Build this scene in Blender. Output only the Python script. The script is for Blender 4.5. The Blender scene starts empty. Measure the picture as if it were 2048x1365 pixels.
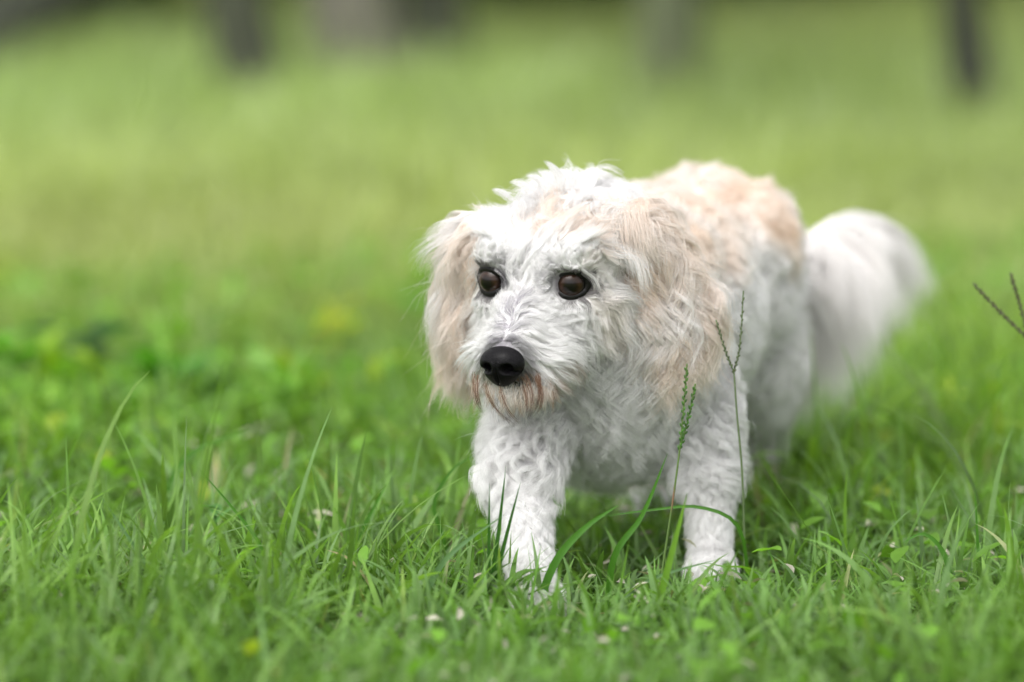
import bpy, bmesh, math, random
import numpy as np
from mathutils import Vector, Matrix
from mathutils.bvhtree import BVHTree
from mathutils.kdtree import KDTree

rng = np.random.default_rng(7)
random.seed(7)
S = bpy.context.scene
COL = S.collection

# ------------------------------------------------------------------ camera, sky, sun, exposure
CAM_H = 0.677
FPX = 200.0 / 36.0 * 2048.0
HORIZON = -700.0                                   # the horizon lies well above the frame
PITCH = math.atan((682.5 - HORIZON) / FPX)
cam_data = bpy.data.cameras.new('camera')
cam = bpy.data.objects.new('camera', cam_data)
COL.objects.link(cam)
cam.location = (0, 0, CAM_H)
cam.rotation_euler = (math.pi / 2 - PITCH, 0, 0)
cam_data.lens = 200
cam_data.sensor_width = 36
cam_data.clip_start = 0.05
cam_data.clip_end = 2000
cam_data.dof.use_dof = True
cam_data.dof.focus_distance = 4.035
cam_data.dof.aperture_fstop = 2.8
S.camera = cam

SUN_EL, SUN_AZ = math.radians(60), math.radians(-146)     # high on the left, a little to the camera's side, azimuth from +Y
world = bpy.data.worlds.new('World'); S.world = world; world.use_nodes = True
wn = world.node_tree
wn.nodes.clear()
sky = wn.nodes.new('ShaderNodeTexSky'); sky.sky_type = 'NISHITA'; sky.sun_disc = False
sky.sun_elevation = SUN_EL; sky.sun_rotation = SUN_AZ
sky.dust_density = 4.0; sky.air_density = 1.0; sky.ozone_density = 1.0
hs = wn.nodes.new('ShaderNodeHueSaturation'); hs.inputs['Saturation'].default_value = 0.10
bg = wn.nodes.new('ShaderNodeBackground'); bg.inputs['Strength'].default_value = 0.15
wo = wn.nodes.new('ShaderNodeOutputWorld')
wn.links.new(sky.outputs[0], hs.inputs['Color']); wn.links.new(hs.outputs[0], bg.inputs['Color'])
wn.links.new(bg.outputs[0], wo.inputs['Surface'])

sun_data = bpy.data.lights.new('sun', 'SUN'); sun_data.energy = 0.66; sun_data.angle = math.radians(60)
sun_data.color = (1.0, 0.965, 0.90)
sun = bpy.data.objects.new('sun', sun_data); COL.objects.link(sun)
sdir = Vector((math.sin(SUN_AZ) * math.cos(SUN_EL), math.cos(SUN_AZ) * math.cos(SUN_EL), math.sin(SUN_EL)))
sun.rotation_euler = sdir.to_track_quat('Z', 'Y').to_euler()
sun.location = (-5, 1, 8)

S.view_settings.view_transform = 'Standard'
S.view_settings.look = 'None'
S.view_settings.gamma = 1
S.view_settings.exposure = 0.98
S.render.engine = 'CYCLES'
S.cycles.max_bounces = 10
S.cycles.diffuse_bounces = 5
S.cycles.glossy_bounces = 4
S.cycles.transmission_bounces = 8
S.cycles.use_denoising = True
try:
    S.cycles_curves.shape = 'RIBBONS'
    S.cycles_curves.subdivisions = 2
except Exception:
    pass

# ------------------------------------------------------------------ helpers
def at(px, py, Y):
    """World point at depth Y seen at pixel px, py of the 2048-wide photograph."""
    cx, cy = (px - 1024.0) / FPX, (682.5 - py) / FPX
    d = Vector((cx, math.cos(PITCH) + cy * math.sin(PITCH), -math.sin(PITCH) + cy * math.cos(PITCH)))
    return Vector((0, 0, CAM_H)) + d * (Y / d.y)

def tag(o, label=None, cat=None, group=None, kind=None):
    if label: o['label'] = label
    if cat: o['category'] = cat
    if group: o['group'] = group
    if kind: o['kind'] = kind
    return o

def empty(name, loc):
    o = bpy.data.objects.new(name, None); COL.objects.link(o); o.location = loc
    o.empty_display_size = 0.05
    return o

def link(name, me, mat=None, parent=None):
    o = bpy.data.objects.new(name, me); COL.objects.link(o)
    if mat and not me.materials: me.materials.append(mat)
    if parent:
        o.parent = parent
        o.location = -Vector(parent.location) if not parent.parent else (0, 0, 0)
    return o

def mesh_np(name, V, F, cols=None, smooth=True, colname='tint'):
    """V (n,3), F (m,k) with a fixed k."""
    me = bpy.data.meshes.new(name)
    V = np.ascontiguousarray(V, dtype=np.float32); F = np.ascontiguousarray(F, dtype=np.int32)
    k = F.shape[1]
    me.vertices.add(len(V)); me.vertices.foreach_set('co', V.ravel())
    me.loops.add(F.size); me.loops.foreach_set('vertex_index', F.ravel())
    me.polygons.add(len(F))
    me.polygons.foreach_set('loop_start', np.arange(0, F.size, k, dtype=np.int32))
    me.update(calc_edges=True)
    if cols is not None:
        a = me.attributes.new(colname, 'FLOAT_COLOR', 'POINT')
        c = np.ones((len(V), 4), dtype=np.float32); c[:, :3] = cols
        a.data.foreach_set('color', c.ravel())
    if smooth:
        me.shade_smooth()
    return me

class NT:
    def __init__(self, name):
        self.m = bpy.data.materials.new(name); self.m.use_nodes = True
        self.t = self.m.node_tree; self.t.nodes.clear()
        self.out = self.t.nodes.new('ShaderNodeOutputMaterial')
    def n(self, typ, **kw):
        x = self.t.nodes.new(typ)
        for k, v in kw.items():
            if k.startswith('i_'):
                x.inputs[k[2:].replace('_', ' ')].default_value = v
            else:
                setattr(x, k, v)
        return x
    def l(self, a, b): self.t.links.new(a, b)
    def surf(self, s): self.l(s, self.out.inputs['Surface']); return self.m

def ramp(nt, pts):
    r = nt.n('ShaderNodeValToRGB')
    e = r.color_ramp.elements
    e[0].position = pts[0][0]; e[0].color = (*pts[0][1], 1)
    e[1].position = pts[-1][0]; e[1].color = (*pts[-1][1], 1)
    for p, c in pts[1:-1]:
        x = e.new(p); x.color = (*c, 1)
    return r

def leaf_material(name, trans=0.45, rough=0.42, gain=1.0, spec=0.45):
    """Leaf and grass: tint attribute, light passing through the blade, soft sheen."""
    nt = NT(name)
    at_ = nt.n('ShaderNodeAttribute', attribute_name='tint')
    tc = nt.n('ShaderNodeTexCoord')
    no = nt.n('ShaderNodeTexNoise'); no.inputs['Scale'].default_value = 90
    nt.l(tc.outputs['Object'], no.inputs['Vector'])
    mr = nt.n('ShaderNodeMapRange'); mr.inputs['To Min'].default_value = 0.78 * gain; mr.inputs['To Max'].default_value = 1.22 * gain
    nt.l(no.outputs['Fac'], mr.inputs['Value'])
    mul = nt.n('ShaderNodeVectorMath', operation='SCALE')
    nt.l(at_.outputs['Color'], mul.inputs[0]); nt.l(mr.outputs[0], mul.inputs['Scale'])
    p = nt.n('ShaderNodeBsdfPrincipled')
    nt.l(mul.outputs[0], p.inputs['Base Color'])
    p.inputs['Roughness'].default_value = rough
    p.inputs['Specular IOR Level'].default_value = spec
    tr = nt.n('ShaderNodeBsdfTranslucent')
    tm = nt.n('ShaderNodeVectorMath', operation='MULTIPLY'); tm.inputs[1].default_value = (1.15, 1.25, 0.55)
    nt.l(mul.outputs[0], tm.inputs[0]); nt.l(tm.outputs[0], tr.inputs['Color'])
    mx = nt.n('ShaderNodeMixShader'); mx.inputs[0].default_value = trans
    nt.l(p.outputs[0], mx.inputs[1]); nt.l(tr.outputs[0], mx.inputs[2])
    return nt.surf(mx.outputs[0])

M_grass = leaf_material('grass_blade_material')
M_leaf = leaf_material('tree_leaf_material', trans=0.3)
M_dry = leaf_material('dry_leaf_material', trans=0.25, rough=0.6)

def plain(name, col, rough=0.6, spec=0.3, nscale=60, nvar=0.3, bump=0.0, coat=0.0):
    nt = NT(name)
    tc = nt.n('ShaderNodeTexCoord')
    no = nt.n('ShaderNodeTexNoise'); no.inputs['Scale'].default_value = nscale; no.inputs['Detail'].default_value = 5
    nt.l(tc.outputs['Object'], no.inputs['Vector'])
    r = ramp(nt, [(0.25, tuple(c * (1 - nvar) for c in col)), (0.75, tuple(min(1, c * (1 + nvar)) for c in col))])
    nt.l(no.outputs['Fac'], r.inputs[0])
    p = nt.n('ShaderNodeBsdfPrincipled')
    nt.l(r.outputs[0], p.inputs['Base Color'])
    p.inputs['Roughness'].default_value = rough; p.inputs['Specular IOR Level'].default_value = spec
    p.inputs['Coat Weight'].default_value = coat; p.inputs['Coat Roughness'].default_value = 0.08
    if bump:
        b = nt.n('ShaderNodeBump'); b.inputs['Strength'].default_value = bump; b.inputs['Distance'].default_value = 0.0006
        vo = nt.n('ShaderNodeTexVoronoi'); vo.inputs['Scale'].default_value = nscale; nt.l(tc.outputs['Object'], vo.inputs['Vector'])
        nt.l(vo.outputs['Distance'], b.inputs['Height']); nt.l(b.outputs[0], p.inputs['Normal'])
    return nt.surf(p.outputs[0])

# ------------------------------------------------------------------ ground
def ground_material():
    nt = NT('lawn_ground_material')
    tc = nt.n('ShaderNodeTexCoord')
    n1 = nt.n('ShaderNodeTexNoise'); n1.inputs['Scale'].default_value = 3.0; n1.inputs['Detail'].default_value = 8
    n2 = nt.n('ShaderNodeTexNoise'); n2.inputs['Scale'].default_value = 55; n2.inputs['Detail'].default_value = 6
    nt.l(tc.outputs['Object'], n1.inputs['Vector']); nt.l(tc.outputs['Object'], n2.inputs['Vector'])
    r1 = ramp(nt, [(0.3, (0.09, 0.13, 0.03)), (0.55, (0.16, 0.21, 0.05)), (0.8, (0.24, 0.25, 0.09))])
    r2 = ramp(nt, [(0.35, (0.25, 0.24, 0.2)), (0.65, (1, 1, 1))])
    nt.l(n1.outputs['Fac'], r1.inputs[0]); nt.l(n2.outputs['Fac'], r2.inputs[0])
    mx = nt.n('ShaderNodeMix', data_type='RGBA', blend_type='MULTIPLY'); mx.inputs['Factor'].default_value = 0.7
    nt.l(r1.outputs[0], mx.inputs['A']); nt.l(r2.outputs[0], mx.inputs['B'])
    p = nt.n('ShaderNodeBsdfPrincipled'); p.inputs['Roughness'].default_value = 0.9; p.inputs['Specular IOR Level'].default_value = 0.1
    nt.l(mx.outputs['Result'], p.inputs['Base Color'])
    b = nt.n('ShaderNodeBump'); b.inputs['Strength'].default_value = 0.6; b.inputs['Distance'].default_value = 0.01
    nt.l(n2.outputs['Fac'], b.inputs['Height']); nt.l(b.outputs[0], p.inputs['Normal'])
    return nt.surf(p.outputs[0])

bm = bmesh.new()
bmesh.ops.create_grid(bm, x_segments=40, y_segments=40, size=400)
me = bpy.data.meshes.new('ground'); bm.to_mesh(me); bm.free()
ground = link('ground', me, ground_material()); tag(ground, kind='structure')
ground.location = (0, 300, -0.004)

# ------------------------------------------------------------------ DOG: shape
YAW, NOD = math.radians(25), math.radians(20)
hf = Vector((-math.sin(YAW) * math.cos(NOD), -math.cos(YAW) * math.cos(NOD), -math.sin(NOD)))   # muzzle direction
hs_ = Vector((math.cos(YAW), -math.sin(YAW), 0))                                                # dog's left
hu = hf.cross(hs_); hu = hu if hu.z > 0 else -hu
E0 = Vector((0.0113, 4.037, 0.227))
def W(a, b, c): return E0 + hs_ * a + hf * b + hu * c
HM = Matrix((hs_, hf, hu)).transposed()                     # head axes as columns
I3 = Matrix.Identity(3)
prims = []                                                  # centre, radii, axes, region
def ell(c, r, region, ax=I3): prims.append((Vector(c), Vector(r), ax.copy(), region))
def cap(p0, p1, r0, r1, region, n=6):
    p0, p1 = Vector(p0), Vector(p1)
    for i in range(n):
        t = i / (n - 1); r = r0 + (r1 - r0) * t
        ell(p0.lerp(p1, t), (r, r, r), region)
# head
ell(W(0, -.055, -.004), (.052, .058, .032), 'crown', HM)
for s in (-1, 1):
    ell(W(s * .026, -.024, .013), (.020, .020, .016), 'crown', HM)
    ell(W(s * .028, -.030, -.026), (.026, .034, .026), 'cheek', HM)
    ell(W(s * .017, .024, -.042), (.0175, .023, .0165), 'muzzle', HM)
cap(W(0, -.015, -.020), W(0, .038, -.034), .027, .0185, 'muzzle', 8)
cap(W(0, -.01, -.052), W(0, .032, -.058), .018, .011, 'chin', 6)
cap(W(0, -.085, -.012), (.072, 4.16, .185), .048, .062, 'neck', 6)
ell(W(0, .028, -.062), (.016, .015, .012), 'chin', HM)
# ears
EL = Matrix.Rotation(math.radians(-12), 3, 'Y')
ell((.079, 4.083, .262), (.027, .026, .018), 'earL')
ell((.101, 4.078, .240), (.026, .014, .026), 'earL')
ell((.110, 4.072, .208), (.027, .010, .040), 'earL', EL)
ell((.128, 4.082, .204), (.015, .010, .034), 'earL')
ell((-.022, 4.110, .254), (.020, .024, .018), 'earR')
ell((-.026, 4.118, .232), (.013, .022, .026), 'earR')
ell((-.037, 4.120, .203), (.010, .024, .038), 'earR')
# trunk
ell((.070, 4.155, .160), (.078, .085, .080), 'chest')
ell((.085, 4.21, .205), (.066, .09, .066), 'back')
ell((.105, 4.29, .180), (.078, .12, .086), 'back')
ell((.152, 4.455, .186), (.071, .085, .081), 'rump')
ell((.185, 4.44, .215), (.035, .06, .045), 'rump')
# front legs (dog's right first, forward on the ground)
cap((.014, 4.10, .135), (.005, 4.035, .085), .027, .020, 'leg')
cap((.005, 4.035, .085), (.0145, 3.970, .018), .0185, .0150, 'leg', 8)
ell((.016, 3.955, .013), (.0195, .026, .0135), 'paw')
for i_ in range(4): ell((.016 + (i_ - 1.5) * .0095, 3.934 + abs(i_ - 1.5) * .004, .009), (.0058, .010, .0078), 'paw')
cap((.130, 4.15, .135), (.142, 4.11, .075), .030, .019, 'leg')
cap((.144, 4.11, .075), (.144, 4.085, .018), .0165, .0135, 'leg', 8)
ell((.144, 4.07, .014), (.018, .025, .013), 'paw')
# hind legs
ell((.192, 4.475, .130), (.036, .055, .060), 'rump')
cap((.195, 4.50, .095), (.203, 4.555, .062), .026, .017, 'leg')
cap((.203, 4.555, .062), (.203, 4.53, .018), .016, .015, 'leg', 6)
ell((.204, 4.515, .013), (.019, .026, .013), 'paw')
ell((.108, 4.44, .125), (.034, .055, .058), 'rump')
cap((.106, 4.44, .09), (.104, 4.47, .055), .026, .017, 'leg')
cap((.104, 4.47, .055), (.104, 4.41, .018), .016, .015, 'leg', 6)
ell((.104, 4.395, .013), (.019, .026, .013), 'paw')
# tail
tail_pts = [(.200, 4.520, .182), (.235, 4.545, .194), (.262, 4.565, .212), (.283, 4.58, .217)]
for i in range(3): cap(tail_pts[i], tail_pts[i + 1], .018 - .003 * i, .015 - .003 * i, 'tail', 5)

bm = bmesh.new()
for c, r, ax, reg in prims:
    T = Matrix.Translation(c) @ ax.to_4x4() @ Matrix.Diagonal((*r, 1))
    bmesh.ops.create_icosphere(bm, subdivisions=3, radius=1, matrix=T)
me0 = bpy.data.meshes.new('raw'); bm.to_mesh(me0); bm.free()
raw = bpy.data.objects.new('raw', me0); COL.objects.link(raw)
md = raw.modifiers.new('r', 'REMESH'); md.mode = 'VOXEL'; md.voxel_size = 0.0042
ms = raw.modifiers.new('s', 'SMOOTH'); ms.factor = 0.5; ms.iterations = 7
dg = bpy.context.evaluated_depsgraph_get()
body_me = bpy.data.meshes.new_from_object(raw.evaluated_get(dg))
bpy.data.objects.remove(raw)
body_me.name = 'body'
body_me.shade_smooth()

nv = len(body_me.vertices)
VV = np.empty(nv * 3, dtype=np.float32); body_me.vertices.foreach_get('co', VV); VV = VV.reshape(-1, 3).astype(float)
body_me.calc_loop_triangles()
TT = np.empty(len(body_me.loop_triangles) * 3, dtype=np.int32)
body_me.loop_triangles.foreach_get('vertices', TT); TT = TT.reshape(-1, 3)
VN = np.empty(nv * 3, dtype=np.float32)
body_me.vertex_normals.foreach_get('vector', VN); VN = VN.reshape(-1, 3).astype(float)
bvh = BVHTree.FromPolygons([Vector(v) for v in VV], [tuple(t) for t in TT.tolist()])

def npv(v): return np.array(v, dtype=float)
A_s, A_f, A_u, O_h = npv(hs_), npv(hf), npv(hu), npv(E0)
REG = ['crown', 'cheek', 'muzzle', 'chin', 'neck', 'earL', 'earR', 'chest', 'back', 'rump', 'leg', 'paw', 'tail']
def region_of(P):
    best = np.full(len(P), 1e9); reg = np.zeros(len(P), dtype=int)
    for c, r, ax, g in prims:
        q = (P - npv(c)) @ np.array(ax) / npv(r)
        d = (np.linalg.norm(q, axis=1) - 1) * min(r)
        m = d < best; best[m] = d[m]; reg[m] = REG.index(g)
    return reg
def local(P):
    Q = P - O_h
    return Q @ A_s, Q @ A_f, Q @ A_u
def unit(v): return v / np.maximum(np.linalg.norm(v, axis=-1, keepdims=True), 1e-9)
def smooth01(x, a, b):
    t = np.clip((x - a) / (b - a), 0, 1); return t * t * (3 - 2 * t)
def vnoise(P, scale, seed):
    """cheap smooth noise in about -1..1 from a few random sines"""
    r = np.random.default_rng(seed); out = np.zeros(len(P))
    for k in range(6):
        w = r.normal(size=3); w /= np.linalg.norm(w)
        out += np.sin(P @ w * scale * r.uniform(.6, 1.7) + r.uniform(0, 6.28))
    return out / 2.6

# ---- eyes and nose stand in the head frame; the eyes are seated on the surface
EYES = []
for s in (-1, 1):
    tgt = W(.0345 if s > 0 else -.0375, 0.03, -.003)
    hit = bvh.ray_cast(tgt, (-hf - hs_ * s * .10).normalized())
    EYES.append((s, hit[0] + Vector(-hf) * (.0036 if s > 0 else .0005) - hs_ * s * .002))
NOSE = W(0, .0585, -.0350)

CREAM = np.array((.62, .44, .31)); WHITE = np.array((.85, .838, .835)); PEACH = np.array((.83, .605, .425))
DARK = np.array((.055, .045, .045)); GREY = np.array((.30, .28, .32)); RUST = np.array((.24, .10, .04))

def fur_colour(P, reg):
    n = len(P); C = np.tile(WHITE, (n, 1))
    a, b, c = local(P)
    nz = vnoise(P, 90, 3); nz2 = vnoise(P, 260, 4)
    def mixin(col, w):
        nonlocal C
        w = np.clip(w, 0, 1)[:, None]; C = C * (1 - w) + col * w
    R = lambda *k: np.isin(reg, [REG.index(x) for x in k])
    mixin(PEACH, np.where(R('earL', 'earR'), .46 + .28 * nz + .25 * nz2, 0))
    # top of the skull: small peach patch
    d = np.sqrt(((a - .015) / .030) ** 2 + ((b + .045) / .028) ** 2) 
    mixin(PEACH, np.where(R('crown'), (1 - smooth01(d, .5, 1.3)) * .55 * (c > .02), 0))
    mixin(PEACH, np.where(R('cheek', 'crown'), smooth01(np.abs(a), .036, .05) * .22 * (1 + nz), 0))
    # saddle over the back and the hips
    mixin(PEACH * 1.02, np.where(R('back', 'rump'), smooth01(P[:, 2] + .012 * nz, .205, .240) * (.50 + .2 * nz2 + .15 * nz), 0))
    mixin(PEACH, np.where(R('leg', 'paw') & (P[:, 1] > 4.4) & (P[:, 2] < .03), .35, 0))
    mixin(CREAM, np.where(R('tail'), .10, 0))
    # eyes: dark rims, smudge at the inner corner
    for s, e in EYES:
        e = npv(e); dd = np.linalg.norm(P - e, axis=1)
        mixin(DARK, (1 - smooth01(dd, .0134, .0160)) * .88)
        inner = e - A_s * s * .012 + A_u * .001 + A_f * .004
        mixin(GREY * .55, (1 - smooth01(np.linalg.norm((P - inner), axis=1), .005, .014)) * .7)
        up = e - A_s * s * .008 + A_u * .014
        mixin(GREY * .7, (1 - smooth01(np.linalg.norm(P - up, axis=1), .004, .011)) * .55)
    # grey bridge, dark skin by the nose and on the lips
    mz = R('muzzle', 'crown', 'chin', 'cheek')
    mixin(GREY, np.where(mz & (c > -.03), (1 - smooth01(np.abs(a + .001), .002, .0105)) * smooth01(b, .000, .022) * np.clip(.5 + .7 * vnoise(P, 1600, 14), 0, 1), 0))
    dn = np.linalg.norm(P - npv(NOSE), axis=1)
    mixin(GREY * .6, (1 - smooth01(dn, .018, .025)) * .7)
    mixin(GREY * .5, np.where(mz & (b > .028) & (c < -.042), .8 * (1 - smooth01(np.abs(a), .012, .020)), 0))
    return np.clip(C, .01, .93)

def params(P, N, reg):
    """comb direction, lift, length, curl amplitude, curl turns, clump, density"""
    n = len(P); a, b, c = local(P); sg = np.where(a >= 0, 1., -1.)[:, None]
    comb = np.zeros((n, 3)); lift = np.full(n, .35); L = np.full(n, .02); amp = np.full(n, .003); turn = np.full(n, 1.0)
    clump = np.full(n, .75); dens = np.full(n, 1.0)
    Z = np.array((0, 0, 1.)); BA = unit(np.array((.28, .95, 0)))
    def setr(names, d, li, le, am, tu, cl, de):
        m = np.isin(reg, [REG.index(x) for x in names])
        comb[m] = (d if d.ndim == 2 else np.tile(d, (n, 1)))[m]
        for arr, v in ((lift, li), (L, le), (amp, am), (turn, tu), (clump, cl), (dens, de)):
            arr[m] = v if np.isscalar(v) else v[m]
    ones = np.ones((n, 1))
    side = sg * A_s
    # forehead hair runs up and back, falls to the sides on the crown
    up = smooth01(c, .012, .04)[:, None]
    ab = np.clip(np.abs(a) / .03, 0, 1.3)[:, None]
    fd = A_u * (1 - up) * .9 - A_f * (.25 + up * .7) + side * ab * .75 - Z * up * ab * .55
    setr(['crown'], fd, .13 + .05 * smooth01(c, .014, .03), .022 + .014 * smooth01(c, .012, .032), .0032, .8, .58, 3.0)
    setr(['cheek'], -A_f * .45 - A_u * .75 + side * .25, .17, .036, .0042, .8, .66, 2.4)
    fr = smooth01(b, .03, .05)[:, None]
    low = smooth01(-c, .022, .05)[:, None]
    md_ = side * ((1.0 - .45 * low)) * np.clip(np.abs(a) / .008, 0, 1)[:, None] - A_f * .55 * (1 - fr) - A_u * (.15 + 1.0 * low)
    setr(['muzzle'], md_, .17, .017 + .013 * smooth01(-c, .02, .045) - .004 * smooth01(c, -.02, -.008), .0022, .7, .58, 3.0)
    setr(['chin'], -A_u * 1.0 + side * .3 - Z * .5, .25, .022, .004, .7, .85, 2.3)
    setr(['neck'], np.array((.0, .15, -1.)), .30, .031, .006, 1.2, .62, 1.8)
    earl = np.array((.16, -.15, -1.)) + (smooth01(P[:, 0], .105, .14) * smooth01(P[:, 2], .19, .22))[:, None] * np.array((.5, 0, 0)) + ((1 - smooth01(P[:, 2], .175, .205)) * smooth01(P[:, 0], .095, .13))[:, None] * np.array((-.75, 0, 0)); earr = np.array((-.10, -.1, -1.))
    el = np.isin(reg, [REG.index('earL')])
    top = smooth01(P[:, 2], .235, .27)[:, None]
    cl = earl + top * np.array((1.0, -.1, .35)); cr = earr + top * np.array((.05, 0, 0))
    setr(['earL'], cl, .22, .046 + .0*a, .0066, 1.25, .84, 2.6)
    setr(['earR'], cr, .20, .047 + .0*a, .0045, 1.1, .86, 1.9)
    setr(['chest'], np.array((.0, -.05, -1.)), .34, .031, .0068, 1.25, .62, 1.9)
    setr(['back'], BA * .6 - Z * .5, .42, .022, .0055, 1.2, .55, 1.0)
    setr(['rump'], BA * .3 - Z * .8, .38, .021, .0050, 1.1, .55, .9)
    hl_ = smooth01(P[:, 2], .05, .10)
    setr(['leg'], np.array((0, 0, -1.)), .24 + .12 * hl_, .011 + .012 * hl_, .0012 + .0042 * hl_, 1.0, .42 + .16 * hl_, 2.6)
    setr(['paw'], np.array((0, -.5, -.8)), .22, .009, .001, .7, .4, 2.8)
    endx = smooth01(P[:, 0], .225, .30)[:, None]
    tdir = np.array((.08, .05, -1.)) + endx * np.array((-.38, 0, 0))
    uptail = smooth01(N[:, 2], .0, .7)[:, None]
    setr(['tail'], tdir * (1 - uptail) + np.array((.55, .1, -1.0)) * uptail, .07,
         .112 - .42 * np.clip(P[:, 0] - .215, 0, .1), .006, .8, .5, 5.0)
    # around the eyes: short and pointing away
    for s, e in EYES:
        e = npv(e); dv = P - e; dd = np.linalg.norm(dv, axis=1)
        w = (1 - smooth01(dd - .008 * np.clip((dv @ A_u) / .02, 0, 1), .014, .026))
        out = unit(dv) - A_f * .1
        comb[:] = comb * (1 - w[:, None]) + out * w[:, None] * 1.2
        L[:] = L * (1 - w * .74); lift[:] = lift * (1 - w * .6); amp[:] *= (1 - w * .7)
        dens[dd < .0124] = 0
        dens[:] *= 1 + w * 1.2
        hang = (np.linalg.norm(P - (e + A_u * .018), axis=1) < .012)
    dn = np.linalg.norm(P - npv(NOSE), axis=1)
    wn_ = 1 - smooth01(dn, .018, .030)
    L *= 1 - wn_ * .5; amp *= 1 - wn_ * .6
    dens[dn < .0165] = 0
    ml = ((1 - smooth01(np.abs(a), .014, .021)) * smooth01(b, .022, .034) * smooth01(-c, .040, .047) * (1 - smooth01(-c, .058, .062))) * np.isin(reg, [REG.index('muzzle'), REG.index('chin')])
    L *= 1 - ml * .72; lift *= 1 - ml * .4
    # stop the hair at the soles
    dens[P[:, 2] < .004] = 0
    # the far side of the animal is thinner
    view = unit(np.array((0, 0, CAM_H)) - P)
    facing = np.sum(view * N, axis=1)
    dens *= .35 + .65 * smooth01(facing, -.55, -.1)
    # messy field
    for k in range(3):
        comb[:, k] += (.10 + .12 * smooth01(c, .012, .03)) * vnoise(P, 110, 20 + k) + .06 * vnoise(P, 320, 30 + k)
    comb = unit(comb - N * np.sum(comb * N, axis=1, keepdims=True))
    return comb, lift, L, amp, turn, clump, dens

tri_c = VV[TT].mean(1)
tri_n = unit(np.cross(VV[TT[:, 1]] - VV[TT[:, 0]], VV[TT[:, 2]] - VV[TT[:, 0]]))
tri_a = np.linalg.norm(np.cross(VV[TT[:, 1]] - VV[TT[:, 0]], VV[TT[:, 2]] - VV[TT[:, 0]]), axis=1) / 2
tri_reg = region_of(tri_c)
tri_dens = params(tri_c, tri_n, tri_reg)[6]

def sample(count, weights):
    w = weights / weights.sum()
    idx = rng.choice(len(w), size=count, p=w)
    u = rng.random(count); v = rng.random(count); f = u + v > 1; u[f] = 1 - u[f]; v[f] = 1 - v[f]
    t = TT[idx]; P = VV[t[:, 0]] * (1 - u - v)[:, None] + VV[t[:, 1]] * u[:, None] + VV[t[:, 2]] * v[:, None]
    N = unit(VN[t[:, 0]] * (1 - u - v)[:, None] + VN[t[:, 1]] * u[:, None] + VN[t[:, 2]] * v[:, None])
    return P, N, tri_reg[idx]

K = 9
# guides: one lock of hair each
gw = tri_a * np.where(tri_dens > 0, .5 + .5 * np.minimum(tri_dens, 2.3), 0)
NG = 17000
GP, GN, GR = sample(NG, gw)
comb, lift, L, amp, turn, clump, _ = params(GP, GN, GR)
L = L * rng.uniform(.75, 1.2, NG)
e1 = unit(np.cross(comb, GN)); 
G = np.zeros((NG, K, 3)); G[:, 0] = GP
ph = 3.2 * vnoise(GP, 75, 61) + rng.normal(0, .45, NG); hand = np.where(vnoise(GP, 55, 62) > 0, 1, -1)
is_tail = GR == REG.index('tail')
grav = np.where(np.isin(GR, [REG.index(x) for x in ('earL', 'earR', 'chin', 'tail')]), .95, .16)
grav[is_tail] = 1.9
rand_l = rng.normal(0, .06, NG)
for k in range(1, K):
    t = k / (K - 1)
    lf = np.clip((lift + rand_l) * (1.35 - .9 * t), .02, .95)[:, None]
    d = unit(comb * (1 - lf) + GN * lf + np.array((0, 0, -1.)) * (grav * t)[:, None])
    G[:, k] = G[:, k - 1] + d * (L / (K - 1))[:, None]
tt = np.linspace(0, 1, K)
wob = (amp[:, None] * np.minimum(tt * 1.8, 1)[None, :])
ang = ph[:, None] + hand[:, None] * tt[None, :] * turn[:, None] * 6.283
dirs = unit(G[:, -1] - G[:, 0]); e2 = unit(np.cross(dirs, e1))
off = e1[:, None, :] * (np.cos(ang) - np.cos(ph)[:, None])[..., None] + e2[:, None, :] * (.6 * (np.sin(ang) - np.sin(ph)[:, None]))[..., None]
G += off * wob[..., None]
# keep the locks outside the skin
for k in range(1, K):
    keep = .0012 + .0035 * (k / (K - 1))
    for i in range(NG):
        loc, nrm, _, dist = bvh.find_nearest(Vector(G[i, k]), .03)
        if loc is None: continue
        sd = (Vector(G[i, k]) - loc).dot(nrm)
        if sd < keep:
            G[i, k] += npv(nrm) * (keep - sd)

kd = KDTree(NG)
for i in range(NG): kd.insert(Vector(GP[i] + GN[i] * .015), i)
kd.balance()

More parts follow.
